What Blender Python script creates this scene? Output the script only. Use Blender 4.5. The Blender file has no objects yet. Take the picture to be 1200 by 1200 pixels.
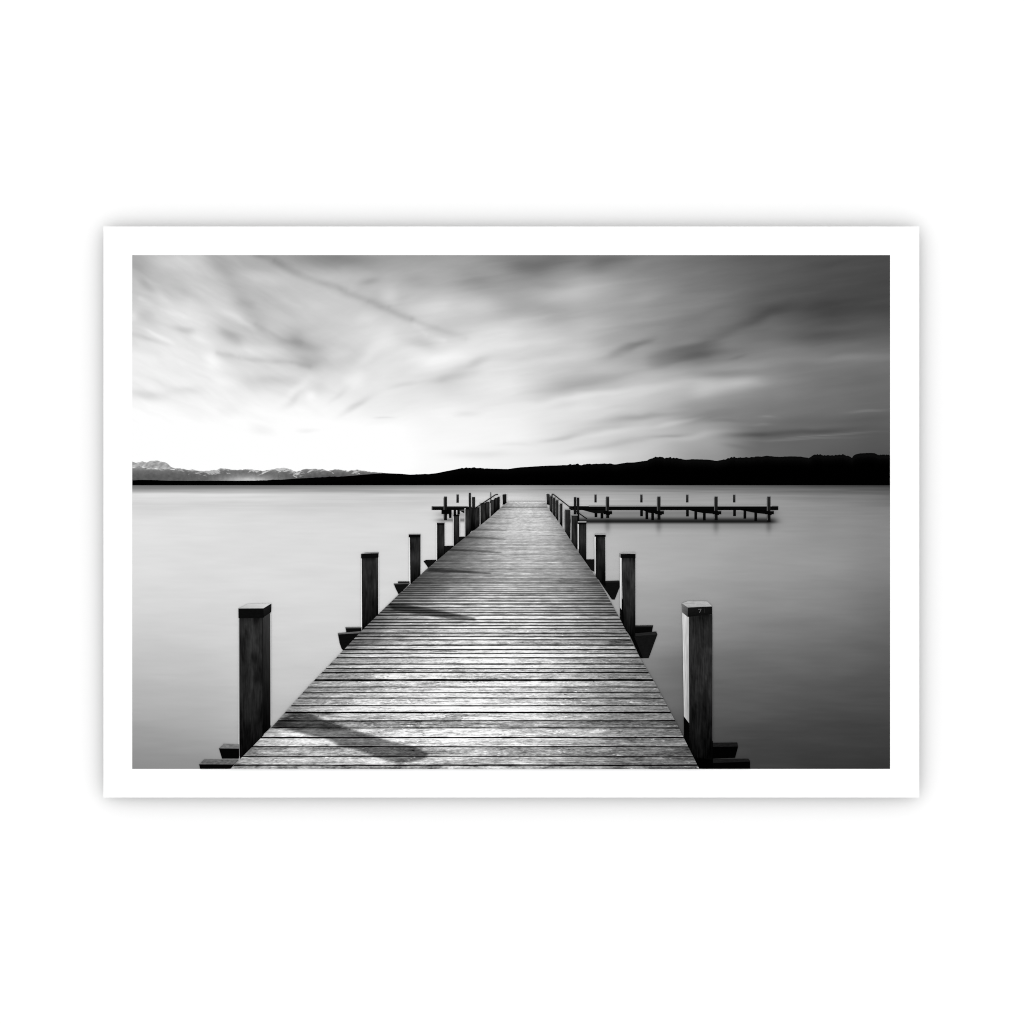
# A borderless poster print floating just off a white wall.  The poster is a flat printed sheet, so the
# pier photograph on it is built as flat inked shapes lying on the paper (tones are ink, not scene light).
import bpy, math
import numpy as np

sc = bpy.context.scene
C = sc.collection

# ------------------------------------------------------------------ camera, light, exposure
S = 0.001                                   # one unit of the drawing = one millimetre on the paper
def X(px): return (px - 600.0) * S
def Z(py): return (600.0 - py) * S
GAP = 0.0170                                # distance from the wall to the front of the sheet
cam_d = bpy.data.cameras.new('camera'); cam = bpy.data.objects.new('camera', cam_d); C.objects.link(cam)
cam.location = (0, -6.0, 0); cam.rotation_euler = (math.radians(90), 0, 0)
cam_d.sensor_width = 36; cam_d.lens = 180; cam_d.clip_start = 0.05; cam_d.clip_end = 100
sc.camera = cam
sc.render.resolution_x = sc.render.resolution_y = 1024

LIGHT = 1.25                                # even white studio light from all round
w = bpy.data.worlds.new('World'); sc.world = w; w.use_nodes = True
w.node_tree.nodes['Background'].inputs[0].default_value = (1, 1, 1, 1)
w.node_tree.nodes['Background'].inputs[1].default_value = LIGHT
sc.view_settings.view_transform = 'Standard'; sc.view_settings.look = 'None'
sc.view_settings.exposure = 0; sc.view_settings.gamma = 1
sc.view_settings.use_curve_mapping = False
sc.cycles.pixel_filter_type = 'BLACKMAN_HARRIS'; sc.cycles.filter_width = 1.05

# ------------------------------------------------------------------ materials
def new_mat(name):
    m = bpy.data.materials.new(name); m.use_nodes = True
    nt = m.node_tree; nt.nodes.clear()
    out = nt.nodes.new('ShaderNodeOutputMaterial'); d = nt.nodes.new('ShaderNodeBsdfDiffuse')
    nt.links.new(d.outputs[0], out.inputs[0])
    return m, nt, d

class G:
    """tiny helper that writes maths as nodes"""
    def __init__(s, nt): s.nt = nt
    def put(s, sock, v):
        if isinstance(v, (int, float)): sock.default_value = v
        else: s.nt.links.new(v, sock)
    def m(s, op, a, b=0.0, c=None, clamp=False):
        n = s.nt.nodes.new('ShaderNodeMath'); n.operation = op; n.use_clamp = clamp
        s.put(n.inputs[0], a); s.put(n.inputs[1], b)
        if c is not None: s.put(n.inputs[2], c)
        return n.outputs[0]
    def attr(s, name, out='Fac'):
        n = s.nt.nodes.new('ShaderNodeAttribute'); n.attribute_name = name
        return n.outputs[out]
    def xyz(s, x, y, z=0.0):
        n = s.nt.nodes.new('ShaderNodeCombineXYZ')
        s.put(n.inputs[0], x); s.put(n.inputs[1], y); s.put(n.inputs[2], z); return n.outputs[0]
    def noise(s, vec, scale=1.0, detail=2.0, rough=0.5):
        n = s.nt.nodes.new('ShaderNodeTexNoise'); s.nt.links.new(vec, n.inputs['Vector'])
        n.inputs['Scale'].default_value = scale; n.inputs['Detail'].default_value = detail
        n.inputs['Roughness'].default_value = rough; return n.outputs[0]
    def white(s, v):
        n = s.nt.nodes.new('ShaderNodeTexWhiteNoise'); n.noise_dimensions = '1D'
        s.put(n.inputs['W'], v); return n.outputs[0]
    def ramp(s, v, a, b, c=0.0, d=1.0, smooth=True):
        n = s.nt.nodes.new('ShaderNodeMapRange'); n.interpolation_type = 'SMOOTHSTEP' if smooth else 'LINEAR'
        s.put(n.inputs[0], v); s.put(n.inputs[1], a); s.put(n.inputs[2], b); s.put(n.inputs[3], c); s.put(n.inputs[4], d)
        return n.outputs[0]
    def ink(s, tone, diffuse):
        """printed grey (0..1 as read off the paper) -> reflectance"""
        t = s.m('MAXIMUM', s.m('MINIMUM', tone, 1.0), 0.004)
        l = s.m('MULTIPLY', s.m('POWER', t, 2.2), 1.0 / LIGHT)
        s.nt.links.new(s.xyz(l, l, l), diffuse.inputs[0])

def plain(name, v):
    m, nt, d = new_mat(name); g = G(nt)
    tc = nt.nodes.new('ShaderNodeTexCoord')
    n = g.noise(tc.outputs['Object'], 900, 3)
    l = g.m('MULTIPLY_ADD', n, 0.01, v); nt.links.new(g.xyz(l, l, l), d.inputs[0]); return m
wall_mat = plain('matt_white_wall', 0.850)
paper_mat = plain('white_poster_paper', 0.835)
back_mat = plain('dark_bounce_blocker', 0.05)  # kept dark so bounce light does not fill the shadow on the wall

# ink with vertex greys (tone) and procedural grain of strength (amp), stretched along x or z
def ink_mat(name, sx, sz, detail=3.0):
    m, nt, d = new_mat(name); g = G(nt)
    sep = nt.nodes.new('ShaderNodeSeparateXYZ'); tc = nt.nodes.new('ShaderNodeTexCoord')
    nt.links.new(tc.outputs['Object'], sep.inputs[0])
    v = g.xyz(g.m('MULTIPLY', sep.outputs[0], sx), g.m('MULTIPLY', sep.outputs[2], sz))
    n = g.noise(v, 1.0, detail, 0.6)
    t = g.m('MULTIPLY_ADD', g.m('SUBTRACT', n, 0.5), g.attr('amp'), g.attr('tone'))
    g.ink(t, d); return m
ink_soft = ink_mat('ink_soft_tones', 60, 500, 2)
ink_post = ink_mat('ink_upright_timber', 600, 45, 4)
ink_beam = ink_mat('ink_lying_timber', 220, 500, 4)
ink_hill = ink_mat('ink_far_woods', 500, 900, 4)

# ------------------------------------------------------------------ mesh helpers
LAYER = 0.00003
class Print:
    """flat inked shapes on the sheet; quads(): list of patches collected into one mesh"""
    def __init__(s): s.v = []; s.f = []; s.t = []; s.a = []; s.n = 0
    def grid(s, P, T, A, lay):
        """P: (r,c,2) px positions, T: (r,c) tone 0..255"""
        r, c = P.shape[:2]
        xs = (P[..., 0].ravel() - 600) * S; zs = (600 - P[..., 1].ravel()) * S
        s.v.append(np.stack([xs, np.full(r * c, -lay * LAYER), zs], 1))
        i = (np.arange(r - 1)[:, None] * c + np.arange(c - 1)[None]).ravel() + s.n
        s.f.append(np.stack([i, i + c, i + c + 1, i + 1], 1).astype(np.int32))
        s.t.append(np.broadcast_to(T, (r, c)).ravel() / 255.0)
        s.a.append(np.broadcast_to(A, (r, c)).ravel() / 255.0)
        s.n += r * c
        return s
    def quad(s, p, tone, lay, amp=0, nu=2, nv=2, fn=None):
        """p: four corners tl,tr,br,bl; tone: number or four corner greys"""
        p = np.array(p, float); t = np.array([tone] * 4 if np.isscalar(tone) else tone, float)
        u = np.linspace(0, 1, nu)[None, :, None]; v = np.linspace(0, 1, nv)[:, None, None]
        P = (p[0] * (1 - u) + p[1] * u) * (1 - v) + (p[3] * (1 - u) + p[2] * u) * v
        u = u[..., 0]; v = v[..., 0]
        T = (t[0] * (1 - u) + t[1] * u) * (1 - v) + (t[3] * (1 - u) + t[2] * u) * v
        if fn is not None: T = fn(P[..., 0], P[..., 1], T)
        return s.grid(P, T, amp, lay)
    def line(s, p, wdt, tone, lay, amp=0):
        for (x0, y0), (x1, y1) in zip(p[:-1], p[1:]):
            L = math.hypot(x1 - x0, y1 - y0); nx, ny = -(y1 - y0) / L * wdt / 2, (x1 - x0) / L * wdt / 2
            s.quad([(x0 + nx, y0 + ny), (x1 + nx, y1 + ny), (x1 - nx, y1 - ny), (x0 - nx, y0 - ny)], tone, lay, amp)
        return s
    def poly(s, pts, tone, lay, amp=0):
        """fan of a convex-ish outline"""
        n = len(pts); cx = sum(p[0] for p in pts) / n; cy = sum(p[1] for p in pts) / n
        for a, b in zip(pts, pts[1:] + pts[:1]):
            q = [(cx, cy), a, b]
            x = np.array([[(p[0] - 600) * S, -lay * LAYER, (600 - p[1]) * S] for p in q])
            s.v.append(x); s.f.append(np.array([[s.n, s.n + 1, s.n + 2, -1]], np.int32))
            s.t.append(np.full(3, tone / 255.0)); s.a.append(np.full(3, amp / 255.0)); s.n += 3
        return s
    def build(s, name, mat, parent, label=None):
        me = bpy.data.meshes.new(name)
        V = np.concatenate(s.v); F = np.concatenate(s.f)
        k = (F[:, 3] >= 0).astype(int) + 3
        loops = F.ravel()[F.ravel() >= 0]
        me.vertices.add(len(V)); me.vertices.foreach_set('co', V.ravel().astype(np.float32))
        me.loops.add(len(loops)); me.loops.foreach_set('vertex_index', loops)
        me.polygons.add(len(F))
        me.polygons.foreach_set('loop_start', np.concatenate([[0], np.cumsum(k)[:-1]]).astype(np.int32))
        me.polygons.foreach_set('loop_total', k.astype(np.int32))
        for nm, d in (('tone', s.t), ('amp', s.a)):
            at = me.attributes.new(nm, 'FLOAT', 'POINT'); at.data.foreach_set('value', np.concatenate(d).astype(np.float32))
        me.update(calc_edges=True); me.validate()
        me.materials.append(mat)
        o = bpy.data.objects.new(name, me); C.objects.link(o); o.parent = parent
        if label: o['label'] = label
        return o

def box(name, x0, x1, y0, y1, z0, z1, mat, parent=None):
    me = bpy.data.meshes.new(name)
    v = [(x, y, z) for x in (x0, x1) for y in (y0, y1) for z in (z0, z1)]
    f = [(0, 1, 3, 2), (4, 6, 7, 5), (0, 4, 5, 1), (2, 3, 7, 6), (0, 2, 6, 4), (1, 5, 7, 3)]
    me.from_pydata(v, [], f); me.materials.append(mat); me.update()
    o = bpy.data.objects.new(name, me); C.objects.link(o); o.parent = parent; return o

# noise and smooth interpolation over a small table of greys
def spline_grid(xs, ys, tab, x, y):
    tab = np.array(tab, float)
    def cr(kn, q):
        kn = np.array(kn, float); q = np.clip(q, kn[0], kn[-1])
        i = np.clip(np.searchsorted(kn, q, side='right') - 1, 0, len(kn) - 2)
        t = (q - kn[i]) / (kn[i + 1] - kn[i]); return i, t * t * (3 - 2 * t) * 0.5 + t * 0.5
    i, u = cr(xs, x); j, v = cr(ys, y)
    return (tab[j, i] * (1 - u) + tab[j, i + 1] * u) * (1 - v) + (tab[j + 1, i] * (1 - u) + tab[j + 1, i + 1] * u) * v
rng = np.random.default_rng(11)
def vnoise(x, y, seed=0, octaves=3, gain=0.5):
    out = 0; a = 1.0; tot = 0
    for o in range(octaves):
        tb = np.random.default_rng(seed * 17 + o).random((257, 257)) * 2 - 1
        xi = np.floor(x).astype(int); yi = np.floor(y).astype(int)
        u = x - xi; v = y - yi; u = u * u * (3 - 2 * u); v = v * v * (3 - 2 * v)
        a0, a1, b0, b1 = xi % 257, (xi + 1) % 257, yi % 257, (yi + 1) % 257
        out = out + a * ((tb[b0, a0] * (1 - u) + tb[b0, a1] * u) * (1 - v) + (tb[b1, a0] * (1 - u) + tb[b1, a1] * u) * v)
        tot += a; a *= gain; x = x * 2.03 + 11.3; y = y * 2.03 + 5.7
    return out / tot * 1.6

# ------------------------------------------------------------------ the wall
wl = box('wall', -4, 4, GAP, GAP + 0.1, -3, 3, wall_mat)
wl['kind'] = 'structure'; wl['label'] = 'plain white wall behind the poster'

# ------------------------------------------------------------------ the poster
L0, R0, T0, B0 = 155.0, 1043.0, 299.0, 901.0       # printed picture
poster = bpy.data.objects.new('poster', None); C.objects.link(poster)
poster.location = (0, 0, 0)
poster['category'] = 'poster'
poster['label'] = 'white bordered poster of a wooden lake pier in black and white on the wall'
sheet = box('paper', X(121.2), X(1077.3), 0, 0.0006, Z(934.6), Z(265.4), paper_mat, poster)
sheet['label'] = 'white paper sheet with an even blank border'
box('bounce_blocking_board', X(121.8), X(1076.7), 0.0007, 0.0030, Z(934.0), Z(266.0), back_mat, poster)  # unseen board added behind the sheet; its dark face blocks bounce in the gap

GX = [155, 229, 303, 377, 451, 525, 599, 673, 747, 821, 895, 969, 1043]
# ---- sky
SKY_Y = [299, 329, 359, 389, 419, 449, 479, 509, 539, 570]
SKY = [
 [178,195,165,150,160,155,140,125,128,108,88,80,75],
 [190,200,185,195,180,168,155,168,145,118,92,80,73],
 [205,225,190,205,195,205,175,175,155,128,95,75,72],
 [215,230,200,200,222,200,215,190,155,125,108,88,88],
 [238,235,215,195,222,240,215,205,165,122,128,118,115],
 [238,240,225,225,232,212,232,190,192,180,135,115,105],
 [250,246,250,248,238,244,236,225,198,150,120,110,100],
 [254,254,252,254,254,248,245,215,200,165,103,98,88],
 [255,255,255,255,255,250,240,228,200,148,108,90,80],
 [255,255,255,255,255,250,240,228,200,145,108,90,80]]
BLOBS = [  # x, y, half length, half width, slope in degrees (down to the right), grey added
 (290,354,13,7,20,-16),(267,393,15,6,28,-32),(214,386,13,4,15,-28),(350,404,20,8,12,-30),(360,426,14,8,20,-20),
 (347,391,18,12,0,-14),(187,394,18,2.2,30,14),(174,398,22,3,15,-20),(170,333,11,4,42,-20),(157,312,16,12,20,-12),
 (202,306,26,9,8,15),(405,306,36,12,0,-20),(432,329,12,4,-15,-20),(430,371,15,8,0,12),(432,416,20,6,-45,10),
 (392,416,14,8,0,10),(250,424,12,8,60,15),(310,326,22,8,12,15),(192,352,24,6,35,12),(222,345,18,4,25,-12),
 (236,398,18,5,40,12),(175,372,16,4,30,-14),(158,368,6,6,20,18),(275,373,20,4,28,14),(306,410,22,5,8,14),
 (624,314,30,12,5,-26),(654,306,25,10,0,-12),(711,306,26,8,-10,-18),(649,337,14,4,0,-8),(674,344,48,8,-12,16),
 (504,363,28,8,-8,14),(496,404,20,6,15,-20),(534,414,34,9,-30,6),(589,399,35,10,-8,12),(554,426,22,4,-18,-24),
 (566,358,20,8,0,12),(649,369,26,12,0,-14),(736,409,22,4,-25,-24),(699,379,22,8,0,6),(499,426,20,8,-20,10),
 (490,330,20,9,20,-10),(560,330,24,12,20,-12),(610,360,26,8,-10,-8),(455,347,8,10,0,16),(455,400,10,9,0,6),
 (883,374,32,6,-20,-20),(955,364,60,8,-3,-8),(801,415,40,9.5,-13,-26,4.5),(750,402,14,3,-20,-12),(836,395,22,4,-10,-12),
 (855,429,42,6,-5,16),(818,399,26,4,-8,8),(993,419,50,4,-2,12),(963,394,40,5,-3,-8),(865,419,10,2,-15,-10),
 (820,372,30,6,-20,-8),(760,345,20,8,-20,8),
 (175,463,22,5,8,-24),(217,458,20,5,0,-14),(315,446,30,6,0,-16),(262,449,15,8,0,10),(305,504,15,6,15,-12),
 (270,481,14,8,0,-9),(365,464,6,5,0,14),(415,445,12,8,-10,14),(417,475,18,3.5,-30,-24),(340,469,12,4,-40,-14),
 (347,454,18,4,-40,10),(360,504,16,3,-5,-12),(371,456,11,7,-30,-10),(450,490,9,1.3,0,-16),(395,462,14,3,-40,-10),
 (531,441,24,5,-12,-24),(469,451,16,3,-8,-12),(664,454,50,8,-10,-18),(706,441,25,6,-5,-10),(686,464,52,4,-8,16),
 (636,469,16,3,-5,-9),(661,513,27,2.3,-8,-22),(689,526,26,3,-8,-12),(549,485,15,3,0,-10),(604,521,18,2,0,-9),
 (561,533,36,4,0,-12),(731,491,36,5,-8,-22),(704,503,30,2.6,-8,-12),(711,508,30,3,-8,10),(736,517,28,4,-10,-16),
 (843,439,32,4,-3,-14),(843,454,46,8,-12,22),(745,461,42,8,-10,14),(763,488,30,3,-5,-15),(825,489,28,5,-8,-18),
 (848,493,18,2,-3,-12),(793,495,27,2,-10,18),(785,511,22,2,-5,-20),(818,511,32,3.5,-8,14),(878,509,32,3,-3,-22),
 (955,505,42,3,-3,-18),(968,510,50,1,-4,18),(943,514.5,45,1,-2,16),(1018,482,20,1.2,-3,16),(878,449,25,6,-8,16),
 (993,491,60,5,-2,-8),(890,497,14,1.5,0,12),(900,488,10,1.2,0,12),(700,535,40,4,-5,8),(860,523,14,2,10,-8)]
STREAKS = [ # polyline, half width, grey
 ([(300,296),(322,306),(345,319),(375,331),(405,342),(432,353),(455,362),(481,375)],4.2,-21),
 ([(483,375.5),(490,378),(512,385),(544,395)],3.4,-12),
 ([(250,301),(272,331),(285,356),(305,381)],9,-12),([(255,415),(280,419),(305,422),(342,425),(362,429)],3,-16),
 ([(165,350),(190,362),(215,372),(238,380)],3,10),([(300,380),(330,398),(352,402)],3,-8),
 ([(480,376),(500,392),(520,398)],3,8)]
def sky_tone(x, y):
    wx = x + 8 * vnoise(x / 60, y / 40, 3, 2); wy = y + 4 * vnoise(x / 50, y / 30, 4, 2)
    t = spline_grid(GX, SKY_Y, SKY, wx, wy)
    bx = x + 3.5 * vnoise(x / 26, y / 18, 5, 2); by = y + 1.1 * vnoise(x / 30, y / 14, 6, 2)
    for cx, cy, a, b, ang, amp, *pw in BLOBS:
        pw = pw[0] if pw else 2.2
        c, s = math.cos(math.radians(ang)), math.sin(math.radians(ang))
        u = ((bx - cx) * c + (by - cy) * s) / a; v = (-(bx - cx) * s + (by - cy) * c) / b
        t = t + amp * np.exp(-(np.abs(u) ** pw + np.abs(v) ** pw) * 0.8)
    for pts, wd, amp in STREAKS:
        d = np.full(x.shape, 1e9)
        for (x0, y0), (x1, y1) in zip(pts[:-1], pts[1:]):
            dx, dy = x1 - x0, y1 - y0
            q = np.clip(((bx - x0) * dx + (by - y0) * dy) / (dx * dx + dy * dy), 0, 1)
            d = np.minimum(d, np.hypot(x - x0 - q * dx, y + 0.8 * vnoise(x / 18, y / 18, 8, 2) - y0 - q * dy))
        t = t + amp * np.exp(-(d / wd) ** 2 * 0.8)
    # wisps: running down to the right on the left side, up to the right on the right side
    def wisp(ang, seed, sx, sy):
        c, s = math.cos(math.radians(ang)), math.sin(math.radians(ang))
        return vnoise((bx * c + by * s) / sx, (-bx * s + by * c) / sy, seed, 4, 0.55)
    k = 1 / (1 + np.exp(-(x - 470) / 45)); k2 = 1 / (1 + np.exp(-(x - 400) / 40))
    n = (wisp(27, 21, 42, 9) * (1 - k2) + wisp(-25, 22, 40, 9) * k2) * (1 - k) + wisp(-9, 23, 70, 7.5) * k
    t = t + n * np.interp(x, [155, 500, 800, 1043], [6.5, 7, 5, 3]) * np.interp(y, [299, 440, 490, 520], [1, 0.9, 0.6, 0.25])
    t = t + 5 * np.clip((y - 470) / 30, 0, 1) * np.clip((500 - x) / 60, 0, 1)
    return np.clip(t, 40, 255)
xs = np.linspace(L0, R0, 593); ys = np.linspace(T0, 568.6, 181)
gx, gy = np.meshgrid(xs, ys)
sky = Print().grid(np.stack([gx, gy], -1), sky_tone(gx, gy), 1.5, 2)
sky.build('printed_sky', ink_soft, poster, 'printed streaky clouds, bright on the left and dark on the right')

# ---- lake
WAT_Y = [568, 571, 575, 580, 590, 605, 625, 660, 700, 740, 780, 820, 860, 901]
WAT = [
 [98,100,104,110,120,130,140,118,98,84,72,60,48],
 [125,128,130,134,142,150,158,140,122,108,98,84,66],
 [168,170,170,166,165,166,172,160,145,130,118,103,84],
 [222,224,220,210,205,200,205,180,160,150,140,125,105],
 [212,212,210,205,208,208,215,190,170,162,152,138,118],
 [224,222,220,218,216,215,210,180,164,160,152,140,128],
 [224,222,220,219,218,216,210,188,176,168,156,145,134],
 [222,221,220,218,216,214,205,188,178,166,154,146,130],
 [216,216,217,217,215,212,200,180,166,152,142,132,115],
 [206,208,212,212,210,205,190,170,152,135,124,114,100],
 [192,196,204,204,200,195,180,155,132,112,104,97,86],
 [176,180,192,195,190,185,165,135,112,94,88,82,74],
 [156,162,175,180,175,165,150,115,94,78,72,67,63],
 [138,142,152,155,150,140,125,95,78,66,62,59,55]]
def water_tone(x, y):
    t = spline_grid(GX, WAT_Y, WAT, x + 10 * vnoise(x / 80, y / 30, 31, 2), y + np.clip((y - 575) / 40, 0, 1) * 6 * vnoise(x / 90, y / 25, 32, 2))
    near = np.exp(-(y - 568) / 16.0)
    t = t + near * 16 * vnoise(x / 95, y / 1.9, 33, 3) * np.clip((y - 569) / 4, 0, 1)
    t = t + 2.2 * vnoise(x / 60, y / 14, 34, 3) + 1.5 * vnoise(x / 30, y / 2.5, 35, 2)
    # reflections of the two side jetties in the still water
    soft = lambda a, b, w: 1 / (1 + np.exp(-(x - a) / w)) / (1 + np.exp((x - b) / w))
    band = soft(668, 909, 3)
    dy = y - 611.2; t = t * (1 - 0.78 * band * np.exp(-(dy / np.where(dy < 0, 5.0, 2.3)) ** 2) - 0.22 * band * np.exp(-((y - 601) / 3.5) ** 2))
    t = t * (1 - 0.12 * band * np.exp(-((y - 616) / 5.0) ** 2))
    band = soft(513, 556, 3)
    t = t * (1 - 0.42 * band * np.exp(-((y - 609.5) / 2.2) ** 2) - 0.22 * band * np.exp(-((y - 603) / 3.5) ** 2))
    for cx in (712, 772, 839, 901):
        t = t * (1 - 0.22 * np.exp(-((x - cx) / 3.2) ** 2) * np.exp(-((y - 616) / 8.0) ** 2))
    return np.clip(t, 20, 250)
xs = np.linspace(L0, R0, 445)
ys = np.concatenate([np.linspace(568.0, 632, 107), np.linspace(632, B0, 135)[1:]])
gx, gy = np.meshgrid(xs, ys)
Print().grid(np.stack([gx, gy], -1), water_tone(gx, gy), 2, 3).build('printed_lake', ink_soft, poster, 'printed calm lake water, pale left and dark right')

# ---- far mountains
def outline(pts, x, jit, seed, sc_=3.0):
    p = np.array(pts, float)
    return np.interp(x, p[:, 0], p[:, 1]) + jit * vnoise(x / sc_, x * 0 + seed, seed, 3, 0.6)
MT = [(155,541.5),(161,542),(167,541),(172,541.5),(177,540),(185,539.2),(191,541),(196,542.5),(200,546.5),(208,549),(214,550),(225,551),(240,552.2),
 (246,551.5),(252,550.5),(262,549),(270,551),(280,551.2),(286,549.5),(292,549.5),(300,551.5),(308,552.5),(318,550),(325,549),
 (333,548.3),(340,550),(347,552),(353,551),(358,550),(368,549.5),(378,550),(385,552.5),(392,550),(400,550.5),(408,552),(418,550.5),
 (428,552),(440,553.5),(455,555.5)]
xs = np.linspace(L0, 456, 1205); top = outline(MT, xs, 0.75, 41, 5.5)
v = np.linspace(0, 1, 48)[:, None]
gy = top[None] * (1 - v) + 564.5 * v; gx = np.broadcast_to(xs, gy.shape)
front = np.interp(gx, [155,160,165,172,180,188,196,205,215,235], [548.5,546.5,546,549,548.5,550,549,550,550.5,551])
dep = gy - top[None]
T = np.interp(gy, [548, 553, 558, 562], [140, 108, 90, 84]) + 7 * vnoise(gx / 3, gy / 3, 43, 3)
far = (gy < front) & (gx < 236)
T = np.where(far, 168 + 30 * vnoise(gx / 3 + gy / 3, gy / 1.8, 44, 3), T)
# snow lies in slanting gullies that thin out downhill
s1 = vnoise(gx / 5.0 + gy / 2.6, gy / 3.0, 45, 3, 0.65); s2 = vnoise(gx / 4.2 - gy / 2.4, gy / 3.0, 46, 3, 0.65)
patch = vnoise(gx / 24, gy * 0 + 2.5, 47, 2)
snow = np.clip((np.maximum(s1, s2) + 0.10 + 0.35 * patch - dep / 7.0) * 2.4, 0, 1)
snow = np.maximum(snow, np.clip(1.15 - dep / 0.9, 0, 1) * (0.55 + 0.4 * patch)) * np.interp(gx, [196, 230, 300, 456], [0.5, 0.7, 1, 0.9])
T = T + (205 - T) * 0.9 * np.clip(snow, 0, 1) * ~far
ridge = np.exp(-((gy - front - 0.4) / 0.8) ** 2) * (gx < 205) * (0.5 + vnoise(gx / 3, gy, 48, 2)); T = T + ridge * 70
haze = np.exp(-((gx - 291) / 34) ** 2) * np.clip((gy - 552) / 9.5, 0, 1) ** 1.6; T = T + haze * 105
haze = np.exp(-((gx - 200) / 50) ** 2) * np.clip((gy - 556) / 7, 0, 1); T = T + haze * 12
m = Print().grid(np.stack([gx, gy], -1), T, 8, 5)
m.build('printed_mountains', ink_hill, poster, 'printed distant range with snow streaks, far left')

# ---- dark wooded shore
HL = [(155,562.6),(175,562.2),(200,563),(250,563.2),(300,563),(330,561.8),(350,560.3),(400,558.2),(425,556),(438,555),(449,554.2),(470,555),
 (480,556),(500,555.6),(512,554.2),(525,551.5),(540,548.6),(558,548),(575,549),(595,549.4),(610,547.4),(640,545.5),(660,545),(680,544.5),
 (697,543.4),(712,544.4),(722,544),(735,541.8),(743,541.6),(755,540.3),(765,537.6),(775,536.4),(790,536.6),(803,538.4),(815,538),(828,538.2),
 (840,540),(847,538.4),(856,536.6),(866,537),(878,537),(888,535.4),(898,534),(912,535.4),(925,534.6),(938,534.8),(948,536.8),(953,534),(965,532.7),
 (985,532.8),(993,534),(998.5,536.8),(1001,533.5),(1008,531),(1025,530.2),(1029,532.8),(1043,533)]
xs = np.linspace(L0, R0, 1480)
amp = np.interp(xs, [155, 420, 520, 700, 1043], [0.25, 0.35, 0.45, 0.8, 1.2])
p = np.array(HL, float)
top = np.interp(xs, p[:, 0], p[:, 1]) - amp * (0.45 + np.clip(vnoise(xs / 26, xs * 0 + 7, 52, 2), -0.3, 1)) * (np.abs(vnoise(xs / 4.2, xs * 0, 51, 3, 0.6)) * 1.5 + 0.9 * vnoise(xs / 11, xs * 0, 53, 2)) + 0.3
v = np.array([0, 0.08, 0.2, 0.35, 0.5, 0.7, 0.85, 1.0])[:, None]
gy = top[None] * (1 - v) + 568.55 * v; gx = np.broadcast_to(xs, gy.shape)
T = np.interp(gy - top[None], [0, 3, 9, 14], [14, 15, 6, 3]) * np.interp(gx, [155, 600, 800], [0.4, 0.8, 1.25])
Print().grid(np.stack([gx, gy], -1), T, 14, 6).build('printed_wooded_shore', ink_hill, poster, 'printed black silhouette of wooded hills along the horizon')

# ------------------------------------------------------------------ printed side jetties
def cage(x0, y0, x1, y1, tone, lay, pr, amp=10, nv=2):
    return pr.quad([(x0, y0), (x1, y0), (x1, y1), (x0, y1)], tone, lay, amp, 2, nv)
def make_post(x0, y0, x1, y1, lay, tone=30, side=0, tip=True, name='printed_post'):
    pr = Print(); cage(x0, y0, x1, y1, [tone, tone, tone * .5, tone * .5], lay, pr, 16)
    if side: cage(x0 - 0.55, y0 + 1, x0 + 0.35, y1 - 2, side, lay + 1, pr, 20)
    if tip: cage(x0, y0 - 0.55, x1, y0 + 0.25, tone + 75, lay + 1, pr, 20)
    return pr

def jetty(parts, label):
    deck = Print()
    for q, t, ly in parts: deck.poly(q, t, ly, 12)
    return deck.build('printed_side_jetty', ink_beam, poster, label)
jr = jetty([([(667,593.2),(911.8,593.2),(911.8,597.8),(667,597.8)],16,10),
            ([(690,592.2),(905,591.8),(905,593.4),(690,593.6)],150,11),
            ([(905.5,592.8),(911.8,592.8),(911.8,593.9),(905.5,593.9)],70,11),
            ([(750,597),(770,597.5),(772,602),(760,600.8),(756,599)],14,10),
            ([(805,597),(838,597.5),(838,602.2),(824,601.2),(812,599)],14,10),
            ([(862,596.5),(900,597.5),(900,602.6),(886,601.2),(872,598.6)],14,10),
            ([(680,597),(712,597),(712,601.5),(697,601.5)],22,10),
            ([(911.8,593),(912.1,593),(912.1,597.5),(911.8,597.5)],60,10)],
           'printed long side jetty on piles, right of the pier')
def add_posts(par, specs, label):
    for x0, y0, x1, y1, lay, tone, side in specs:
        make_post(x0, y0, x1, y1, lay, tone, side).build('printed_post', ink_post, par)
add_posts(jr, [(696.6,579.6,699.2,588.8,8,55,0),(750.3,579.6,753,588.8,8,55,0),(804,579.6,806.8,588.8,8,55,0),(859,579.6,861.8,588.8,8,55,0)], 'far')
add_posts(jr, [(710.4,582.3,713.8,607,13,40,85),(770.4,582.1,774,609,13,40,85),(837.4,582,841,609.5,13,40,90),(899.2,582,902.9,611.6,13,40,90)], 'near')
for x0, y1 in ((696.8,606),(703.8,607.6),(750.2,605),(756.4,608.5),(763.2,609.6),(804,605.2),(813.7,608.8),(823.8,609.8),(859.2,604.8),(871.3,607.8),(884,610.4)):
    make_post(x0, 597.6, x0 + 3.2, y1, 9, 22, 0, False).build('printed_pile', ink_post, jr)
for x0, x1 in ((707.3,717.2),(767.8,778),(835.3,845.2),(896.8,906.8)):
    pr = Print(); cage(x0, 598.6, x1, 602.6, 14, 15, pr); cage(x0 + 3, 602.4, x1 - 2.5, 603.6, 14, 15, pr); cage(x0 + 6, 598.2, x1, 599.0, 110, 16, pr)
    pr.build('printed_brace', ink_beam, jr)
jl = jetty([([(506,593.8),(553,593.8),(553,597.7),(506,597.7)],18,10),
            ([(506,593.2),(548,593.2),(548,594.1),(506,594.1)],105,11),
            ([(505.8,593.5),(507,593.5),(507,597.7),(505.8,597.7)],70,11),
            ([(538,598),(553,598),(553,603),(543,601)],30,10)],
           'printed short side jetty on piles, left of the pier')
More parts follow.
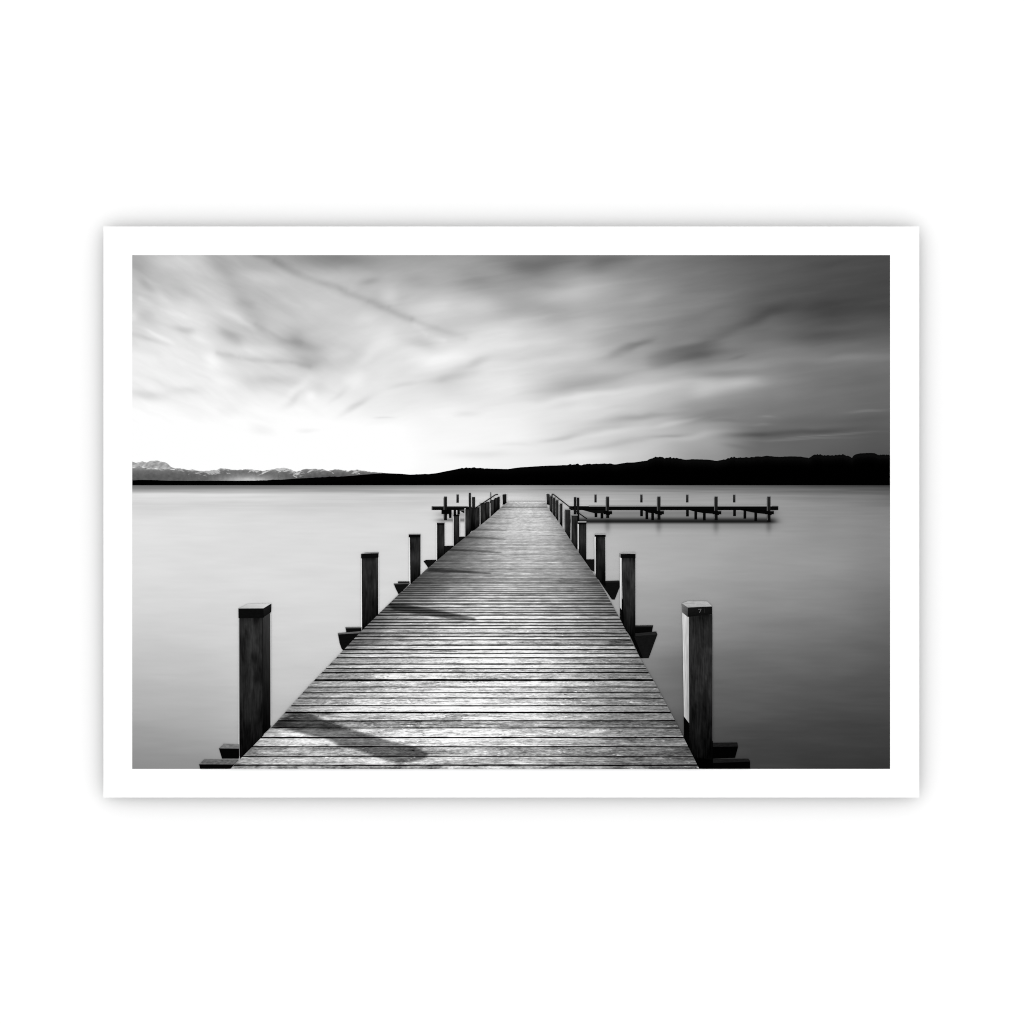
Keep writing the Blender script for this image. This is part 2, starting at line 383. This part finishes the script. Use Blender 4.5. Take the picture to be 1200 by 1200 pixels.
add_posts(jl, [(534.9,579.6,537.7,589.2,8,55,0),(520.4,582.3,523.8,609.5,13,36,90)], 'x')
for x0, y1 in ((526.2,607),(531.6,604.5),(536,603)):
    make_post(x0, 597.6, x0 + 2.9, y1, 9, 22, 0, False).build('printed_pile', ink_post, jl)
pr = Print(); cage(517.4, 597.6, 529.2, 602.4, 14, 15, pr); pr.build('printed_brace', ink_beam, jl)

# ------------------------------------------------------------------ printed pier deck
EY = [588, 594, 606, 618, 640, 667, 680, 697, 726, 740, 771, 804, 850, 901]
EL = [595, 588, 574.5, 560, 532, 500, 486, 467, 437, 423, 394, 362, 320.5, 270]
ER = [639, 641, 650.5, 659, 673, 692, 701, 711, 727, 734, 750, 769.5, 794, 819.5]
eL = lambda y: np.interp(y, EY, EL); eR = lambda y: np.interp(y, EY, ER)
K0, KC, VY = 1 / (897.3 - 515), 8.56e-5, 515.0
y2k = lambda y: (1 / (y - VY) - K0) / KC
k2y = lambda k: VY + 1 / (K0 + KC * k)
ks = []; y = B0
while y > 588:
    ks.append(y); y -= max(0.55, min(0.8, (y - 560) / 220))
rows = np.array(ks + [588.0]); U = np.linspace(-1, 1, 341)
gy = np.repeat(rows[:, None], len(U), 1); l = eL(rows)[:, None]; r = eR(rows)[:, None]
gx = (l + r) / 2 + (r - l) / 2 * U[None]
DX = [-1, -0.75, -0.5, -0.25, 0, 0.25, 0.5, 0.75, 1]
DY = [588, 594, 600, 615, 630, 645, 660, 675, 690, 705, 720, 735, 750, 770, 790, 815, 840, 865, 901]
DK = [
 [165,185,195,200,200,200,200,190,175],
 [135,160,180,190,195,195,190,175,150],
 [150,170,190,200,205,205,200,190,160],
 [135,160,185,200,205,205,200,185,145],
 [105,135,175,200,205,208,200,180,130],
 [100,125,165,195,205,210,200,175,125],
 [100,120,155,190,208,212,205,175,130],
 [95,115,150,185,205,205,190,165,120],
 [90,115,155,190,205,200,180,155,110],
 [95,130,175,205,215,205,185,150,115],
 [105,150,195,215,222,215,190,160,125],
 [110,160,200,222,225,215,195,160,125],
 [115,165,205,225,225,215,190,165,135],
 [125,170,205,225,225,210,180,155,125],
 [130,160,195,215,220,205,180,145,115],
 [125,155,190,210,215,200,165,130,105],
 [125,155,185,205,210,190,160,125,100],
 [140,165,190,205,205,185,155,125,105],
 [150,170,185,195,190,175,145,120,100]]
base = spline_grid(DX, DY, DK, np.broadcast_to(U, gx.shape), gy)
# post shadows that are part of the printed picture
def inpoly(px, py, poly):
    ins = np.zeros(px.shape, bool); n = len(poly)
    for i in range(n):
        x0, y0 = poly[i]; x1, y1 = poly[(i + 1) % n]
        if y0 == y1: continue
        c = ((y0 > py) != (y1 > py)) & (px < (x1 - x0) * (py - y0) / (y1 - y0) + x0); ins ^= c
    return ins
SH = [([(319,851),(330,841),(340,836.5),(363,836),(380,844),(400,851),(430,860),(460,869),(487.5,875.5),(502,882),(499,889),(488,891.5),(470,895.8),(450,890.5),(425,881),(396,873),(385,866),(357,860),(334,853.5)],0.50,1.3),
 ([(453,707.5),(476,708.5),(512,715),(557,724),(558,727.4),(525,725.2),(492,720.3),(461,715)],0.46,0.9),
 ([(503,666.3),(530,667.6),(574,670.8),(577,673),(545,671.4),(500,669.5)],0.55,0.7),
 ([(527,643.3),(550,644),(587,646.6),(588,648),(555,646.8),(525,645.6)],0.6,0.6),
 ([(545,628.4),(570,629.2),(592,631.4),(593,632.4),(570,631.6),(543,630.4)],0.66,0.6),
 ([(557,619.2),(594,621.4),(594,622.3),(556,620.6)],0.72,0.6),([(570,612.4),(600,613.4),(600,614.4),(568,613.8)],0.76,0.6),
 ([(580,606.6),(602,607.2),(602,608),(578,607.6)],0.8,0.6),([(587,593.7),(641,593.7),(641.5,595),(586.5,595)],0.6,0.6)]
for poly, mul, blur in SH:
    bb = np.array(poly); a = np.zeros(gx.shape)
    m_ = (gx > bb[:, 0].min() - 5) & (gx < bb[:, 0].max() + 5) & (gy > bb[:, 1].min() - 4) & (gy < bb[:, 1].max() + 4)
    qx, qy = gx[m_], gy[m_]; acc = 0; n = 0
    for ox in (-1, -.5, 0, .5, 1):
        for oy in (-1, -.5, 0, .5, 1):
            acc = acc + inpoly(qx + ox * blur * 1.6, qy + oy * blur, poly); n += 1
    base[m_] *= 1 - (1 - mul) * acc / n
deck = Print().grid(np.stack([gx, gy], -1), base, 0, 44)

m, nt, d = new_mat('ink_weathered_planks'); g = G(nt)
u = g.attr('across'); k = g.attr('plank'); sp = g.attr('pitch'); tone = g.attr('tone'); nr = g.attr('nearness')
# slight waver of the joints
wv = g.m('MULTIPLY', g.m('SUBTRACT', g.noise(g.xyz(g.m('MULTIPLY', u, 2.2), g.m('MULTIPLY', k, 0.7)), 1, 2), 0.5), 0.10)
k = g.m('ADD', k, wv)
k = g.m('MULTIPLY_ADD', g.m('SUBTRACT', g.noise(g.xyz(3.3, g.m('MULTIPLY', k, 0.45)), 1, 1), 0.5), 1.3, k)
idx = g.m('FLOOR', k); f = g.m('FRACT', k)
r1 = g.white(idx); r2 = g.white(g.m('ADD', idx, 91.7))
seed = g.m('MULTIPLY', r2, 60.0)
def nn(su, sf, det, off=0.0, ro=0.6):
    return g.m('SUBTRACT', g.noise(g.xyz(g.m('MULTIPLY', u, su), g.m('MULTIPLY', f, sf), g.m('ADD', seed, off)), 1, det, ro), 0.5)
long_ = nn(2.2, 1.3, 3)          # broad light and dark lengths
mid = nn(11, 3.2, 4, 7.0)
fine = nn(46, 8.5, 3, 13.0, 0.7)
streak = nn(5, 11, 3, 29.0, 0.7)  # grain running along the board
far = g.m('SUBTRACT', g.noise(g.xyz(g.m('MULTIPLY', u, 7), g.m('MULTIPLY', g.attr('plank'), 0.55)), 1, 5, 0.75), 0.5)
spk = g.m('MULTIPLY', g.ramp(nn(26, 3.2, 3, 41.0, 0.7), 0.08, 0.20), g.ramp(nn(4.2, 0.8, 1, 57.0), -0.02, 0.12))
knot = g.m('MULTIPLY', g.ramp(nn(34, 4.0, 2, 71.0), 0.15, 0.24), g.ramp(nn(5, 0.6, 1, 77.0), 0.0, 0.12))
amt = g.m('MULTIPLY_ADD', nr, 0.55, 0.45)
s_ = g.m('MULTIPLY', g.m('SUBTRACT', r1, 0.5), 0.42)
s_ = g.m('MULTIPLY_ADD', long_, 0.95, s_); s_ = g.m('MULTIPLY_ADD', mid, 0.95, s_)
s_ = g.m('MULTIPLY_ADD', fine, g.m('MULTIPLY', nr, 1.35), s_); s_ = g.m('MULTIPLY_ADD', streak, 1.15, s_)
blot = g.m('SUBTRACT', g.noise(g.xyz(g.m('MULTIPLY', u, 3.5), g.m('MULTIPLY', g.attr('plank'), 0.22), 4.0), 1, 3, 0.6), 0.5)
stain = g.ramp(nn(3.0, 0.9, 3, 93.0), 0.05, 0.22)
s_ = g.m('MULTIPLY_ADD', blot, 0.55, s_); s_ = g.m('MULTIPLY_ADD', stain, -0.30, s_)
s_ = g.m('ADD', s_, 0.05)
crack = g.m('MULTIPLY', g.ramp(nn(2.6, 15, 2, 111.0, 0.8), 0.16, 0.24), g.ramp(nn(4, 1.2, 1, 121.0), -0.05, 0.1))
s_ = g.m('MULTIPLY_ADD', crack, g.m('MULTIPLY', nr, -0.55), s_)
s_ = g.m('MULTIPLY', s_, amt)
s_ = g.m('MULTIPLY_ADD', far, g.m('SUBTRACT', 0.75, g.m('MULTIPLY', nr, 0.6)), s_)
s_ = g.m('MULTIPLY_ADD', spk, g.m('MULTIPLY', nr, 0.62), s_)
s_ = g.m('MULTIPLY_ADD', knot, g.m('MULTIPLY', nr, -0.55), s_)
t = g.m('MULTIPLY', tone, g.m('MAXIMUM', g.m('ADD', 1.0, s_), 0.12))
# joints: dark gap at every board edge, in drawing units
dist = g.m('MULTIPLY', g.m('MINIMUM', f, g.m('SUBTRACT', 1.0, f)), sp)
gw = g.m('MULTIPLY_ADD', g.m('SUBTRACT', g.noise(g.xyz(g.m('MULTIPLY', u, 9), k), 1, 3), 0.5), 0.8, 0.5)
gw = g.m('MULTIPLY', gw, g.m('MULTIPLY_ADD', r2, 0.5, 0.8))
gap = g.ramp(g.m('SUBTRACT', dist, gw), 0.0, 0.42)
gd = g.m('MULTIPLY', g.m('SUBTRACT', 1.0, gap), g.attr('joint'))
t = g.m('MULTIPLY', t, g.m('SUBTRACT', 1.0, gd))
# pale sharpening rim on the far side of each joint
lip = g.m('MULTIPLY', g.ramp(g.m('MULTIPLY', f, sp), 0.9, 2.2, 1.0, 0.0), gap)
t = g.m('MULTIPLY_ADD', g.m('MULTIPLY', lip, nr), 0.06, t)
g.ink(t, d)
deck_mat = m
do = deck.build('printed_pier_deck', deck_mat, poster, 'printed weathered plank walkway narrowing to the horizon')
dm = do.data; yy = gy.ravel()
def put(nm, v):
    a = dm.attributes.new(nm, 'FLOAT', 'POINT'); a.data.foreach_set('value', np.broadcast_to(v, yy.shape).astype(np.float32).ravel())
put('across', np.broadcast_to(U, gx.shape).ravel() * 1.0)
put('plank', y2k(yy))
pitch = KC * (yy - VY) ** 2
put('pitch', pitch)
put('nearness', np.clip((yy - 640) / 150, 0, 1))
put('joint', np.interp(yy, [588, 640, 680, 720, 790, 901], [0.0, 0.12, 0.32, 0.62, 0.90, 0.985]))

# ------------------------------------------------------------------ printed pier posts and cross-beams
def below(y0, y1, side, outer):
    pass
def post(body, cap=None, lay=30, tone=36, strip=None, strip_tone=215, halo=None, label=None, extra=None):
    """body: tl,tr,br,bl ; cap: list of (quad, tone) ; strip: lit side face"""
    body = [body[0], body[1], (body[2][0], body[2][1] + 2.5), (body[3][0], body[3][1] + 2.5)]
    pr = Print()
    if halo:
        (x0, ya), (x1, yb), (x2, yc), (x3, yd) = body
        cage(x0 - 0.9, ya - 1, x0 + 0.3, yd - 1, halo, 24, pr, 0); cage(x1 - 0.3, yb - 1, x1 + 0.9, yc - 2.5, halo, 24, pr, 0)
    def fn(x, y, T):
        h = (y - y.min()) / max(1e-6, (y.max() - y.min()))
        edge = np.exp(-((x - x.min()) / 1.0) ** 2) * 0.25 + np.exp(-((x.max() - x) / 0.9) ** 2) * 0.15
        T = T * (1 + 0.34 * vnoise(x / 7, y / 22, int(body[0][0]) % 50, 4, 0.65))
        return T * np.interp(h, [0, 0.06, 0.5, 0.8, 1], [0.75, 1.1, 1.0, 0.6, 0.28]) * (1 - edge)
    pr.quad(body, tone, lay, tone * 1.1, 15, 60, fn)
    if strip: pr.quad(strip, strip_tone, lay + 1, 95, 3, 8)
    if extra: extra(pr)
    o = pr.build('printed_pier_post', ink_post, poster, label)
    if cap:
        c = Print()
        for n_, (q, tn, am) in enumerate(cap): c.quad(q, tn, lay + 2 + n_, am)
        c.build('printed_post_cap', ink_beam, o)
    return o
def beam(faces, lay=26):
    c = Print()
    for q, tn, am in faces: c.poly(q, tn, lay, am); lay += 1
    return c.build('printed_crossbeam', ink_beam, poster)

# left row, nearest first
def side1(pr):
    pr.quad([(307.6,722),(316.9,718.5),(317.2,852.3),(307.6,861.5)], [52,64,16,10], 32, 26, 4, 20)
    pr.line([(307.7,722),(307.7,850)], 0.5, 24, 33); pr.line([(317.3,719),(317.6,850)], 0.7, 225, 31)
    pr.line([(280.3,725),(280.6,886)], 0.7, 120, 31)
post([(280.5,724),(309,722.5),(309,860.5),(280.9,888.6)],
     [([(279.4,713),(309,713),(309,724),(279.6,724.6)],20,10), ([(308.9,712.9),(318.1,707.3),(317.8,717.4),(308.9,723.2)],[34,30,26,22],8),
      ([(279.8,713),(290.5,707.8),(318,707.1),(308.8,712.8)],[185,205,215,205],30)],
     tone=40, halo=228, extra=side1, label='printed nearest post on the left with a pale top')
beam([([(256.6,877),(262.2,871.6),(280.4,872.3),(280.4,877.3)],118,110), ([(256.6,876.9),(280.4,877.2),(280.4,889),(260.2,889)],13,8)])
beam([([(233.4,895.7),(239.2,889.8),(280,890.2),(274.4,895.9)],100,110), ([(233.4,895.6),(274.4,895.8),(270.2,901),(234.6,901)],14,8)])
def side2(pr):
    pr.quad([(440.6,653.8),(443.3,653.4),(443.4,719.2),(440.6,722)], [58,66,20,16], 32, 20, 3, 12)
post([(423.9,654),(443.2,653.4),(443.4,719.3),(424.4,738.6)],
     [([(423.2,649),(443.7,648.2),(443.4,653.6),(423.2,654.4)],20,10), ([(423.4,648.3),(429,647.4),(443.8,646.9),(443.7,648.3)],130,30)],
     tone=38, halo=232, extra=side2, label='printed second post on the left')
beam([([(404.8,735.6),(423.8,735.3),(423.8,740.8),(405.8,740.9)],20,8), ([(404.6,734.9),(423.8,734.6),(423.8,736),(404.8,736.2)],105,40)])
beam([([(396,742.6),(423.6,740.6),(419.6,744.6),(402.6,762.8),(400,759.5),(398,753.5)],20,10), ([(395.8,741.8),(423.4,739.6),(422,742),(396.1,743.4)],95,60)])
post([(480.2,629.4),(492.9,629.3),(492.9,674.3),(481.2,682)], [([(479,626.3),(492.9,626.2),(492.9,629.6),(479,629.7)],16,8), ([(479.2,625.9),(492.8,625.8),(492.8,626.6),(479.2,626.7)],120,30)],
     tone=40, halo=232, label='printed third post on the left')
beam([([(466.3,681.3),(480,681.3),(480,683.4),(466.6,683.4)],40,10), ([(461.4,684.2),(480.5,683.2),(478,686.3),(467.2,696.6),(464,690.5)],24,10), ([(461.3,683.8),(479.5,683.2),(479.5,684.2),(461.5,684.8)],85,30)])
post([(512.2,614),(521,614),(521.2,648.7),(512.2,656)], [([(512,612.8),(521.1,612.8),(521.1,614.8),(512,614.8)],14,6), ([(512,612.1),(521.1,612.1),(521.1,612.9),(512,612.9)],150,20)],
     tone=38, halo=230, label='printed fourth post on the left')
beam([([(496.3,657.6),(499.2,656.2),(512.2,655.9),(502.2,666),(499.5,662)],24,8), ([(521,639.8),(531.5,639.5),(531.5,640.6),(521,649)],24,8)])
post([(531.6,604.2),(538.4,604),(538.5,633.8),(531.6,640)], [([(531.2,603.4),(538.6,603.2),(538.6,604.8),(531.2,604.9)],16,6)], tone=42, halo=228, label='printed fifth post on the left')
beam([([(538.4,628.9),(545.2,628.8),(545.2,629.6),(538.4,635)],24,6)])
post([(545.3,596.5),(550.5,596.5),(550.7,622.5),(545.3,628.5)], tone=44, halo=205, label='printed sixth post on the left')
post([(549.4,577.6),(551.8,577.6),(552.2,619),(549.6,623)], tone=42, lay=28, label='printed thin tall pole on the left')
post([(550.4,596),(556.2,594.5),(556.2,616),(550.6,622)], tone=34, lay=27, label='printed post in the bunched left row')
post([(553.2,582.6),(556.7,582.6),(556.9,618),(553.4,620)], tone=36, lay=29, label='printed tall post of the bunched left row')
post([(556.6,595),(561.6,594.4),(561.8,614.5),(556.6,620)], tone=46, lay=31, halo=120, label='printed seventh post on the left')
for i, (x0, x1, y0) in enumerate(((563,569,589.6),(569.6,573.8,588),(575.1,579,586),(579.5,583.1,583.6),(583.7,585.7,582.2))):
    yb0, yb1 = float(np.interp(x0, EL[::-1], EY[::-1])), float(np.interp(x1, EL[::-1], EY[::-1]))
    post([(x0,y0),(x1,y0),(x1,yb1-.4),(x0,yb0-.2)], tone=48 - 3 * i, lay=30 + i % 2, halo=190, label='printed small far post on the left')
post([(574.6,577),(575.6,577),(575.8,587),(574.6,587)], tone=110, lay=26, label='printed thin far pole behind the left row')
post([(588.7,579.6),(593.6,579),(593.6,588),(589.1,589)], tone=34, lay=26, halo=215, label='printed last post on the left, beyond the deck end')
Print().line([(555.5,596.5),(580.6,579.8),(583.6,579.4)], 1.15, 26, 34).build('printed_handrail', ink_beam, poster, 'printed thin handrail on the left')

# right row, nearest first
def r1(pr):
    pr.quad([(801.2,839.3),(807.4,847.5),(808,882),(801.6,865)], 12, 32, 8)
    pr.poly([(807,877),(835.3,860),(835.5,901),(819.5,901),(812,889)], 7, 29, 6)
    pr.line([(834.6,720),(835.3,868)], 0.6, 88, 31)
    for q in ([(818.2,714),(821.8,713.8)], [(821.7,713.8),(819.6,718)]): pr.line(q, 0.6, 105, 36)
    pr.line([(825.6,713.2),(825.6,718)], 0.5, 45, 36)
post([(806.6,722.6),(834.4,719.8),(835.3,888),(808,884)],
     [([(806,711.7),(834.5,710.5),(834.5,719.6),(806,723)],[30,26,22,22],12), ([(798.9,707),(806,711.7),(806,723),(799.6,717.8)],[118,90,62,95],40),
      ([(798.9,706.9),(806,704.6),(828.6,704.6),(834.6,710.6)],178,60), ([(798.9,706.9),(816.8,706),(834.6,710.6),(806,711.8)],172,80)],
     tone=42, strip=[(799.5,717.6),(807.2,722.6),(807.6,847.6),(801.4,839.4)], strip_tone=[218,185,150,190], halo=None, extra=r1,
     label='printed nearest post on the right with a sunlit side')
beam([([(835,870.6),(863.9,870.2),(865,874.8),(861.4,888),(835,889)],9,8), ([(835,870.4),(863.7,870),(865,874.8),(835,875.2)],30,26)])
beam([([(822,889.6),(877,889.2),(878.9,892),(878.9,901),(819,901),(813.5,889.5)],10,8), ([(835,889.4),(877,889),(878.9,892.6),(835.2,894)],30,26)])
def r2(pr):
    pr.quad([(726.4,711.5),(729,715.5),(729,731),(726.7,727)], 16, 32, 6); pr.poly([(728.6,700),(744.4,740),(744.4,746),(738,745),(728.6,731)], 12, 29, 6)
post([(728.2,653.6),(744.4,653.6),(744.5,744),(731,735)],
     [([(727.5,649.2),(744.7,649),(744.7,653.9),(727.5,654)],18,8), ([(726.2,648.2),(730,647.3),(744.4,647.2),(744.7,649.1)],165,40), ([(725.9,648.4),(727.6,649.2),(727.6,653.9),(726.2,652.6)],110,20)],
     tone=42, strip=[(726.3,652.6),(728.5,654),(728.5,714.5),(726.5,712)], strip_tone=[230,215,185,205], extra=r2, label='printed second post on the right')
beam([([(740,733.4),(765.4,733.2),(763.8,741.4),(740,742)],15,8), ([(744.4,732.9),(765.2,732.7),(764.9,734.6),(744.4,735)],38,10)])
beam([([(736.4,741.6),(769,740.2),(770.4,743.4),(760.2,771.2),(751,771.4),(744,757)],26,14), ([(739,742.6),(769,740),(770.2,743.6),(741,745.6)],40,22), ([(736.4,741.8),(741.5,742),(753.5,771.3),(750.6,771.3)],14,4)])
post([(698,628.8),(709,628.8),(709.6,684.6),(698,673.6)], [([(697,626.6),(709.8,626.6),(709.8,629),(697,629)],16,8), ([(696.8,625.6),(709.8,625.5),(709.8,626.7),(696.8,626.7)],160,30)],
     tone=36, strip=[(696.6,629),(698.1,629),(698.1,672.5),(696.9,671.5)], strip_tone=[225,220,195,200], label='printed third post on the right')
beam([([(709,681.2),(725.9,680.6),(726.5,687),(720.4,702.6),(717,702.6),(712,695),(702,680.5)],22,10), ([(709.3,680.8),(725.6,680.2),(726.1,682.2),(709.6,682.6)],36,10)])
post([(678.2,613.6),(687,613.6),(687,658),(678.2,644.8)], [([(677.4,612),(687.2,612),(687.2,614.2),(677.4,614.2)],14,6), ([(677.2,611.1),(687.1,611.1),(687.1,612.1),(677.2,612.1)],185,20)],
     tone=38, strip=[(676.8,614),(678.3,614),(678.3,644),(677,642)], strip_tone=205, halo=None, label='printed fourth post on the right')
beam([([(687,655.4),(696.4,655.4),(696.4,670),(693,668.4),(687,659.6)],24,8)])
for i, (x0, x1, y0, st) in enumerate(((669.6,676.6,603.8,120),(662.2,668.2,597.5,90),(656.2,659,590.2,90),(651.6,654.4,586.2,70),(648,650.8,583.6,70),(644.6,647.2,581.6,60))):
    yb0, yb1 = float(np.interp(x0, ER, EY)), float(np.interp(x1, ER, EY))
    pr_strip = [(x0-.5,y0+1),(x0+.4,y0+1),(x0+.4,yb0-2),(x0-.5,yb0-2)]
    post([(x0,y0),(x1,y0),(x1,yb1),(x0,yb0)], [([(x0-.4,y0-.8),(x1+.3,y0-.8),(x1+.3,y0+.2),(x0-.4,y0+.2)],st+40,10)], tone=44, lay=30 + i % 2, strip=pr_strip, strip_tone=st,
         halo=None, label='printed small far post on the right')
post([(640.2,578.8),(644.2,579.2),(644.4,589.5),(640.8,588.5)], tone=44, lay=26, halo=205, label='printed last post on the right, beyond the deck end')
post([(672.6,582.6),(675.1,582.6),(675.1,605),(672.6,603)], tone=40, lay=28, label='printed tall pole at the start of the right jetty')
post([(675.8,583.2),(678.8,583.2),(678.8,611.5),(675.8,606)], tone=42, lay=28, label='printed tall post at the start of the right jetty')
Print().line([(647,583.5),(647,579),(648.5,579.3),(668.2,594.6),(678,601.2),(687.8,608)], 1.15, 28, 34).build('printed_handrail', ink_beam, poster, 'printed thin handrail on the right')
